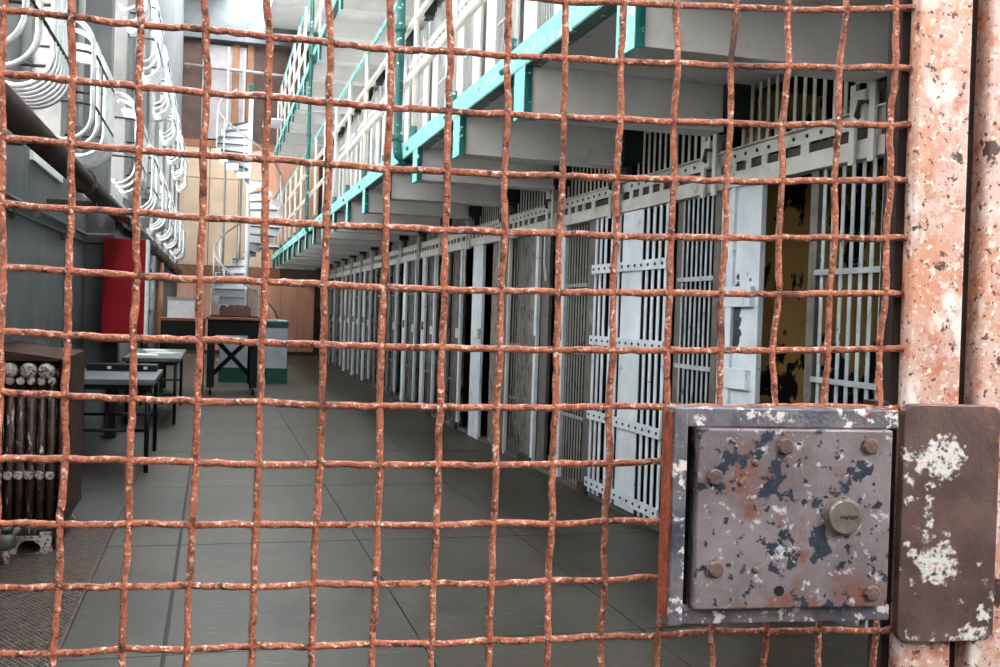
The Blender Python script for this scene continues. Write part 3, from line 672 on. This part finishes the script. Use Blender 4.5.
wt = thing('work_table', (-0.06, 17.1, 0.0), 'tall black timber table on casters with crossed braces', 'table')
L, D, Ht = 0.78, 1.1, 1.22
MB().box(-0.05, L + 0.05, -0.06, D + 0.05, Ht, Ht + 0.04).build('tabletop', 'brown_wood', wt, bevel=0.004)
for (x0, x1, y0, y1) in ((0, L, -0.02, 0.02), (0, L, D - 0.02, D + 0.02), (-0.02, 0.02, 0.02, D - 0.02), (L - 0.02, L + 0.02, 0.02, D - 0.02)):
    MB().box(x0, x1, y0, y1, 0.97, Ht).build('apron', 'black_wood', wt)
for (x, y) in ((0.04, 0.05), (L - 0.07, 0.05), (0.04, D - 0.06), (L - 0.07, D - 0.06)):
    o = MB().box(x - 0.06, x + 0.06, y - 0.06, y + 0.06, 0.12, 0.97).build('leg', 'black_wood', wt)
    c = MB().lathe([(0.05, -0.018), (0.055, 0), (0.05, 0.018)], 14, (x, y, 0.055), 0).build('caster', 'black_metal', o, True)
    MB().prism([(y - 0.03, 0.06), (y + 0.03, 0.06), (y + 0.035, 0.12), (y - 0.035, 0.12)], 0, x - 0.026, x - 0.02).build('caster_fork', 'caster_grey', o)
MB().beam((0.06, D - 0.06, 0.92), (L - 0.08, D - 0.06, 0.25), 0.075, 0.035, (0, 1, 0)).build('brace', 'black_wood', wt)
MB().beam((0.06, D - 0.02, 0.25), (L - 0.08, D - 0.02, 0.92), 0.075, 0.035, (0, 1, 0)).build('brace', 'black_wood', wt)
MB().beam((0.04, 0.05, 0.92), (0.04, D - 0.05, 0.3), 0.03, 0.05, (1, 0, 0)).build('brace', 'black_wood', wt)

dk = thing('black_desk', (-0.83, 17.3, 0.0), 'black side desk between the wall and the tall caster table', 'desk')
MB().box(0, 0.72, 0, 1.2, 1.18, 1.22).build('desktop', 'brown_wood', dk)
MB().box(0.02, 0.70, 0.02, 1.15, 0.70, 1.18).build('drawer_case', 'black_wood', dk)
for (x, y) in ((0.05, 0.05), (0.67, 0.05), (0.05, 1.12), (0.67, 1.12)): MB().box(x - 0.03, x + 0.03, y - 0.03, y + 0.03, 0, 0.78).build('leg', 'black_wood', dk)

gc = thing('display_case', (-0.05, 17.3, 1.262), 'glass display case on the tall black table', 'display case')
for (x0, x1, y0, y1, z0, z1) in ((0, 0.76, 0, 0.006, 0.02, 0.46), (0, 0.76, 0.68, 0.686, 0.02, 0.46), (0, 0.006, 0.006, 0.68, 0.02, 0.46), (0.754, 0.76, 0.006, 0.68, 0.02, 0.46), (0, 0.76, 0, 0.686, 0.46, 0.466)):
    MB().box(x0, x1, y0, y1, z0, z1).build('pane', 'case_glass', gc)
MB().box(-0.01, 0.77, -0.01, 0.70, 0, 0.02).build('base', 'black_wood', gc)
for (x, y) in ((0, 0), (0.75, 0), (0, 0.68), (0.75, 0.68)): MB().box(x, x + 0.014, y, y + 0.014, 0.02, 0.46).build('corner_post', 'chrome_bar', gc)
md = thing('building_model', (0.1, 17.45, 1.284), 'reddish brown block model inside the display case', 'model')
MB().box(0, 0.5, 0, 0.35, 0, 0.14).build('block', 'model_brown', md)
for i in range(4): MB().box(0.02 + i * 0.12, 0.1 + i * 0.12, 0.03, 0.3, 0.14, 0.17).build('roof', 'model_brown', md)
wb = thing('white_box', (-0.72, 17.5, 1.222), 'pale storage box with lid on the black side desk', 'box')
MB().box(0, 0.42, 0, 0.4, 0, 0.28).build('body', 'paper_white', wb); MB().box(-0.01, 0.43, -0.01, 0.41, 0.28, 0.34).build('lid', 'booth_grey', wb)
for (x, h, mm) in ((-0.28, 0.16, 'paper_white'), (-0.20, 0.12, 'booth_grey')):
    t = thing('small_carton', (x, 17.4, 1.222), 'small %s carton beside the display case' % ('white' if h > .14 else 'grey'), 'carton')
    MB().box(0, 0.06, 0, 0.1, 0, h).build('body', mm, t); MB().box(-0.003, 0.063, -0.003, 0.103, h, h + 0.012).build('lid', mm, t)

def table(x0, x1, y0, y1, zt, label, n):
    t = thing('folding_table', (x0, y0, 0), label, 'table'); W, L = x1 - x0, y1 - y0
    MB().box(0, W, 0, L, zt - 0.05, zt).build('tabletop', 'table_grey', t, bevel=0.006)
    for yy in (0.06, L - 0.06):
        for xx in (0.06, W - 0.06):
            MB().tube([(xx, yy, 0), (xx, yy, zt - 0.05)], 0.02, 8).build('leg', 'black_metal', t, True)
        MB().tube([(0.06, yy, 0.36), (W - 0.06, yy, 0.36)], 0.014, 8).build('stretcher', 'black_metal', t, True)
        s = 1 if yy < L / 2 else -1
        MB().tube([(W / 2, yy, 0.36), (W / 2, yy + s * 0.5, zt - 0.06)], 0.011, 6).build('folding_brace', 'black_metal', t, True)
    MB().box(0.04, W - 0.04, 0.04, L - 0.04, zt - 0.09, zt - 0.052).build('skirt', 'black_metal', t)
    return t
table(-1.25, -0.46, 9.15, 10.6, 0.80, 'grey topped folding table with black legs beyond the radiator', 1)
table(-1.02, -0.36, 12.8, 15.4, 0.80, 'longer grey folding table strewn with papers farther along the wall', 2)
for i, (x, y, a) in enumerate(((-0.8, 13.4, 0.1), (-0.6, 14.0, -0.3), (-0.75, 14.7, 0.2))):
    o = MB().box(-0.15, 0.15, -0.21, 0.21, 0, 0.012).build('paper_stack', 'paper_white', None, loc=(x, y, 0.801)); o.rotation_euler.z = a
    tag(o, 'flat stack of white papers on the longer folding table, %s from its near end' % ORD[i], 'papers', 'papers on the folding table')
t = thing('black_tray', (-1.12, 10.2, 0.801), 'flat black tray with silver clips on the nearer folding table', 'tray')
MB().box(0, 0.62, 0, 0.3, 0, 0.06).build('body', 'black_metal', t)
for x in (0.18, 0.5): MB().box(x, x + 0.035, -0.008, 0.0, 0.02, 0.045).build('clip', 'chrome_bar', t)

# ------------------------------------------------------------------ mesh gate
BASE = 1.40
gate_rot = Euler((-8.09173791e-04, -5.24465535e-03, -1.15076837e-01), 'YXZ')
gmat = gate_rot.to_matrix()
gloc = Vector((0.18912, 0.85973, 1.42187)) + gmat @ Vector((0, 0, -BASE))
gate = thing('mesh_gate', gloc, 'rusty woven wire mesh gate with a battered lock box', 'gate')
gate.rotation_mode = 'YXZ'; gate.rotation_euler = gate_rot
G = lambda x, y, z: (x, y, z + BASE)
# crossings of the woven wires in gate coordinates (mm right, mm up of the gate centre), as the bent mesh hangs
ROWS = [
 {9: (101, 302), 10: (152, 304), 11: (201, 306), 12: (255, 307), 13: (306, 310), 14: (360, 313), 15: (411, 319)},
 dict(enumerate([(-358, 261), (-306, 258), (-253, 256), (-201, 255), (-150, 254), (-100, 251), (-49, 250), (1, 251), (51, 251), (101, 252), (152, 253), (203, 254), (254, 256), (306, 258), (357, 261), (410, 264)])),
 dict(enumerate([(-358, 209), (-305, 208), (-253, 205), (-200, 204), (-150, 203), (-100, 202), (-49, 200), (1, 201), (52, 200), (102, 201), (152, 202), (202, 203), (253, 204), (304, 206), (356, 209), (409, 212)])),
 dict(enumerate([(-358, 158), (-304, 156), (-252, 154), (-201, 152), (-151, 152), (-99, 150), (-50, 149), (1, 149), (51, 149), (102, 150), (151, 151), (202, 152), (253, 153), (304, 155), (356, 158), (409, 161)])),
 dict(enumerate([(-356, 105), (-304, 104), (-253, 103), (-201, 101), (-150, 100), (-100, 99), (-50, 99), (1, 99), (52, 99), (101, 100), (151, 100), (203, 101), (252, 102), (304, 104), (356, 106), (409, 108)])),
 dict(enumerate([(-355, 55), (-304, 53), (-252, 51), (-202, 50), (-149, 50), (-100, 49), (-50, 48), (1, 48), (51, 48), (101, 49), (151, 50), (202, 51), (251, 52), (304, 53), (355, 55), (408, 57)])),
 dict(enumerate([(-355, 3), (-305, 1), (-253, 0), (-201, 0), (-150, -1), (-100, -2), (-51, -2), (1, -2), (51, -2), (102, -2), (151, -1), (202, 0), (251, 1), (302, 2), (353, 4), (406, 6)])),
 dict(enumerate([(-355, -46), (-305, -48), (-253, -50), (-201, -51), (-151, -51), (-100, -53), (-51, -53), (0, -53), (50, -53), (101, -52), (151, -51), (203, -50), (253, -50), (304, -49), (353, -48), (406, -49)])),
 dict(enumerate([(-356, -99), (-305, -100), (-254, -100), (-202, -102), (-151, -103), (-100, -103), (-50, -103), (0, -103), (50, -103), (101, -102), (151, -101), (204, -99)])),
 dict(enumerate([(-356, -152), (-307, -153), (-254, -153), (-203, -153), (-152, -154), (-102, -154), (-50, -155), (0, -155), (50, -154), (101, -154), (150, -153), (204, -152)])),
 dict(enumerate([(-358, -204), (-308, -205), (-256, -204), (-205, -205), (-152, -206), (-103, -205), (-51, -205), (-1, -206), (49, -206), (100, -205), (150, -204), (204, -203)])),
 dict(enumerate([(-359, -259), (-310, -258), (-257, -257), (-205, -257), (-153, -257), (-103, -257), (-52, -257), (-2, -257), (49, -257), (100, -256), (150, -255), (201, -255), (253, -253), (303, -253), (355, -254), (410, -255)])),
]
PT = 51.0
ILO, IHI, JLO, JHI = -9, 15, -8, 33
def cross(i, j):
    """crossing of upright wire i and level wire j (mm); extended regularly past the photographed part"""
    if 0 <= j < len(ROWS):
        r = ROWS[j]
        if i in r: return r[i]
        lo, hi = min(r), max(r)
        if i < lo: 
            return (r[lo][0] + (i - lo) * PT, r[lo][1] + 0.2 * (lo - i))
        # behind the lock box
        a = cross(i, 7) if j > 7 else cross(i, 1)
        return (a[0], r[hi][1])
    e = 0 if j < 0 else len(ROWS) - 1
    p = cross(i, 1 if e == 0 else e)
    dj = (j - 1) if e == 0 else (j - e)
    return (p[0] - 0.5 * (dj if dj > 0 else 0), p[1] - dj * PT * 1.007)
WR = 0.0030; AMP = 0.0024
def wire(pts, sgn0, name):
    """smooth crimped wire through crossings, weaving in front of and behind the others"""
    out = []; n = len(pts); V = [Vector((p[0] / 1000, 0, p[1] / 1000)) for p in pts]
    for a in range(n - 1):
        p0, p1, p2, p3 = V[max(a - 1, 0)], V[a], V[a + 1], V[min(a + 2, n - 1)]
        for q in range(6):
            t = q / 6
            v = 0.5 * ((2 * p1) + (p2 - p0) * t + (2 * p0 - 5 * p1 + 4 * p2 - p3) * t * t + (3 * p1 - p0 - 3 * p2 + p3) * t ** 3)
            y = AMP * sgn0 * (1 if a % 2 == 0 else -1) * cos(pi * t)
            j = 0.0007
            out.append(G(v.x + random.uniform(-j, j), y, v.z + random.uniform(-j, j)))
    out.append(G(V[-1].x, 0, V[-1].z))
    r = [WR * random.uniform(0.93, 1.09) for _ in out]
    MB().tube(out, r, 8).build(name, 'rust_wire', gate, True)
for i in range(ILO, IHI + 1):
    pts = [cross(i, j) for j in range(JLO, JHI + 1)]
    if i > 11:                      # stops at the lock box
        wire([cross(i, j) for j in range(JLO, 8)] + [(cross(i, 7)[0], -70)], 1 if i % 2 else -1, 'upright_wire')
        wire([(cross(i, 11)[0], -222)] + [cross(i, j) for j in range(11, JHI + 1)], 1 if i % 2 else -1, 'upright_wire')
    else: wire(pts, 1 if i % 2 else -1, 'upright_wire')
for j in range(JLO, JHI + 1):
    end = 11 if 8 <= j <= 10 else 15
    pts = [cross(i, j) for i in range(ILO, end + 1)]
    if end == 15: pts.append((430, pts[-1][1] + 1))
    else: pts.append((pts[-1][0] + 6, pts[-1][1] + 0.5))
    wire(pts, (1 if j % 2 else -1) * (1 if ILO % 2 else -1) * -1 * (1 if JLO % 2 == 0 else -1) , 'level_wire')
# gate frame
z0g, z1g = -1.39, 0.72
MB().box(0.427, 0.481, -0.010, 0.006, z0g + BASE, z1g + BASE).build('stile', 'peeled_post', gate, bevel=0.003)
MB().box(0.420, 0.430, 0.006, 0.03, z0g + BASE, z1g + BASE).build('stile_return', 'gap_dark', gate)
MB().box(-0.87, -0.82, -0.010, 0.006, z0g + BASE, z1g + BASE).build('stile', 'peeled_post', gate, bevel=0.003)
MB().box(-0.82, 0.427, -0.008, 0.006, z1g - 0.05 + BASE, z1g + BASE).build('rail', 'peeled_post', gate)
MB().box(-0.82, 0.427, -0.008, 0.006, z0g + BASE, z0g + 0.05 + BASE).build('rail', 'peeled_post', gate)
# lock box
lb = MB()
lx0, lx1, lz0, lz1 = 0.1935, 0.400, -0.2315, -0.046
o = MB().box(lx0 + 0.004, lx1, -0.030, -0.024, lz0 + BASE, lz1 + BASE).build('lock_box', 'lock_rim', gate, bevel=0.003)
lockbox = o
# rim: four flanges proud of the box
def lpart(nm, x0, x1, y0, y1, z0, z1, m, bev=0.0015): return MB().box(x0, x1, y0, y1, z0 + BASE, z1 + BASE).build(nm, m, lockbox, bevel=bev)
lpart('rim_flange', lx0, lx0 + 0.0125, -0.050, -0.026, lz0, lz1, 'lock_rim')
lpart('rim_flange', lx0 + 0.0125, lx1, -0.046, -0.028, lz1 - 0.017, lz1, 'lock_rim')
lpart('rim_flange', lx0 + 0.0125, lx1 - 0.003, -0.046, -0.028, lz0, lz0 + 0.014, 'lock_rim')
lpart('dark_slot', lx0 + 0.0125, 0.2185, -0.034, -0.029, lz0 + 0.014, lz1 - 0.017, 'black_hole')
lpart('cover_plate', 0.2140, 0.3895, -0.055, -0.034, -0.2165, -0.0632, 'lock_metal')
for (x, z) in ((0.2904, -0.0773), (0.3682, -0.0767), (0.2288, -0.1039), (0.2314, -0.1819), (0.3748, -0.2045)):
    MB().lathe([(0.0072, -0.055), (0.0072, -0.0572), (0.006, -0.0583), (0.002, -0.0585)], 8, (x, 0, z + BASE), 1).build('bolt', 'bolt_metal', lockbox, False)
MB().lathe([(0.0045, -0.0548), (0.0045, -0.0554)], 14, (0.2894, 0, -0.2014 + BASE), 1).build('screw_hole', 'black_hole', lockbox)
for (x, z) in ((0.264, -0.0919), (0.2671, -0.1832)):
    MB().lathe([(0.003, -0.055), (0.003, -0.0562), (0.001, -0.0567)], 10, (x, 0, z + BASE), 1).build('pin', 'bolt_metal', lockbox, True)
cy = MB().lathe([(0.0172, -0.054), (0.0172, -0.057), (0.0150, -0.0575), (0.0150, -0.0605), (0.0138, -0.0617), (0.002, -0.0618)], 24, (0.3446, 0, -0.1373 + BASE), 1).build('lock_cylinder', 'brass', lockbox, False)
kz = -0.1373 + BASE
MB().prism([(0.3395, kz + 0.0012), (0.3395, kz - 0.0012), (0.3425, kz - 0.0005), (0.345, kz - 0.0022), (0.3475, kz - 0.0005), (0.350, kz - 0.002), (0.353, kz - 0.0016), (0.3555, kz - 0.0008), (0.3555, kz + 0.0016)], 1, -0.0622, -0.0616).build('keyway', 'keyway', lockbox)
# rusty backing strip behind the left edge of the box
MB().box(lx0 - 0.0012, lx0 - 0.0001, -0.0475, -0.022, lz0 + 0.006 + BASE, lz1 - 0.004 + BASE).build('backing_strip', 'rust_plate', gate)
MB().box(0.400, 0.414, -0.004, 0.016, lz0 + BASE, lz1 + 0.004 + BASE).build('bolt_plate', 'gap_dark', gate)
# keeper plate covering stile and post
kx0, kx1, kz0, kz1 = 0.4205, 0.5165, -0.2605, -0.0430
WELDS = [(x, z + BASE, r) for x, z, r in (
    (0.458, -0.092, 0.020), (0.470, -0.086, 0.012), (0.442, -0.096, 0.010), (0.428, -0.092, 0.008), (0.426, -0.112, 0.005), (0.428, -0.130, 0.0035),
    (0.4475, -0.117, 0.0045), (0.448, -0.126, 0.0042), (0.448, -0.135, 0.0042), (0.4475, -0.144, 0.0042), (0.447, -0.153, 0.0045), (0.447, -0.162, 0.006), (0.464, -0.168, 0.004), (0.465, -0.162, 0.003),
    (0.458, -0.190, 0.019), (0.445, -0.184, 0.008), (0.434, -0.180, 0.006), (0.427, -0.170, 0.003), (0.433, -0.208, 0.003),
    (0.505, -0.236, 0.008), (0.512, -0.220, 0.004), (0.500, -0.190, 0.001), (0.508, -0.205, 0.002), (0.455, -0.259, 0.004), (0.475, -0.259, 0.005), (0.435, -0.259, 0.005), (0.492, -0.254, 0.009), (0.505, -0.253, 0.006))]
MATS['keeper_plate'] = keeper_material()
rr = 0.010; poly = []
for (cx, cz, a0) in ((kx1 - rr, kz1 - rr, 0), (kx0 + rr, kz1 - rr, 90), (kx0 + rr, kz0 + rr, 180), (kx1 - rr, kz0 + rr, 270)):
    for q in range(5):
        a = radians(a0 + q * 22.5); poly.append((cx + rr * cos(a), cz + BASE + rr * sin(a)))
MB().prism(poly[::-1], 1, -0.020, -0.0105).build('keeper_plate', 'keeper_plate', gate, bevel=0.0012)
# gate post
gp = thing('gate_post', gloc, 'flat steel gate post with peeling pinkish white paint and rust', 'post')
gp.rotation_mode = 'YXZ'; gp.rotation_euler = gate_rot
MB().box(0.4995, 0.585, -0.010, 0.05, -BASE * 0 - 0.02, 2.5).build('face', 'peeled_post', gp, bevel=0.003)
MB().box(0.470, 0.4995, 0.012, 0.05, -0.02, 2.5).build('stop_strip', 'gap_dark', gp)
MB().box(0.47, 0.62, -0.03, 0.08, -0.021, -0.008).build('base_plate', 'rust_plate', gp)
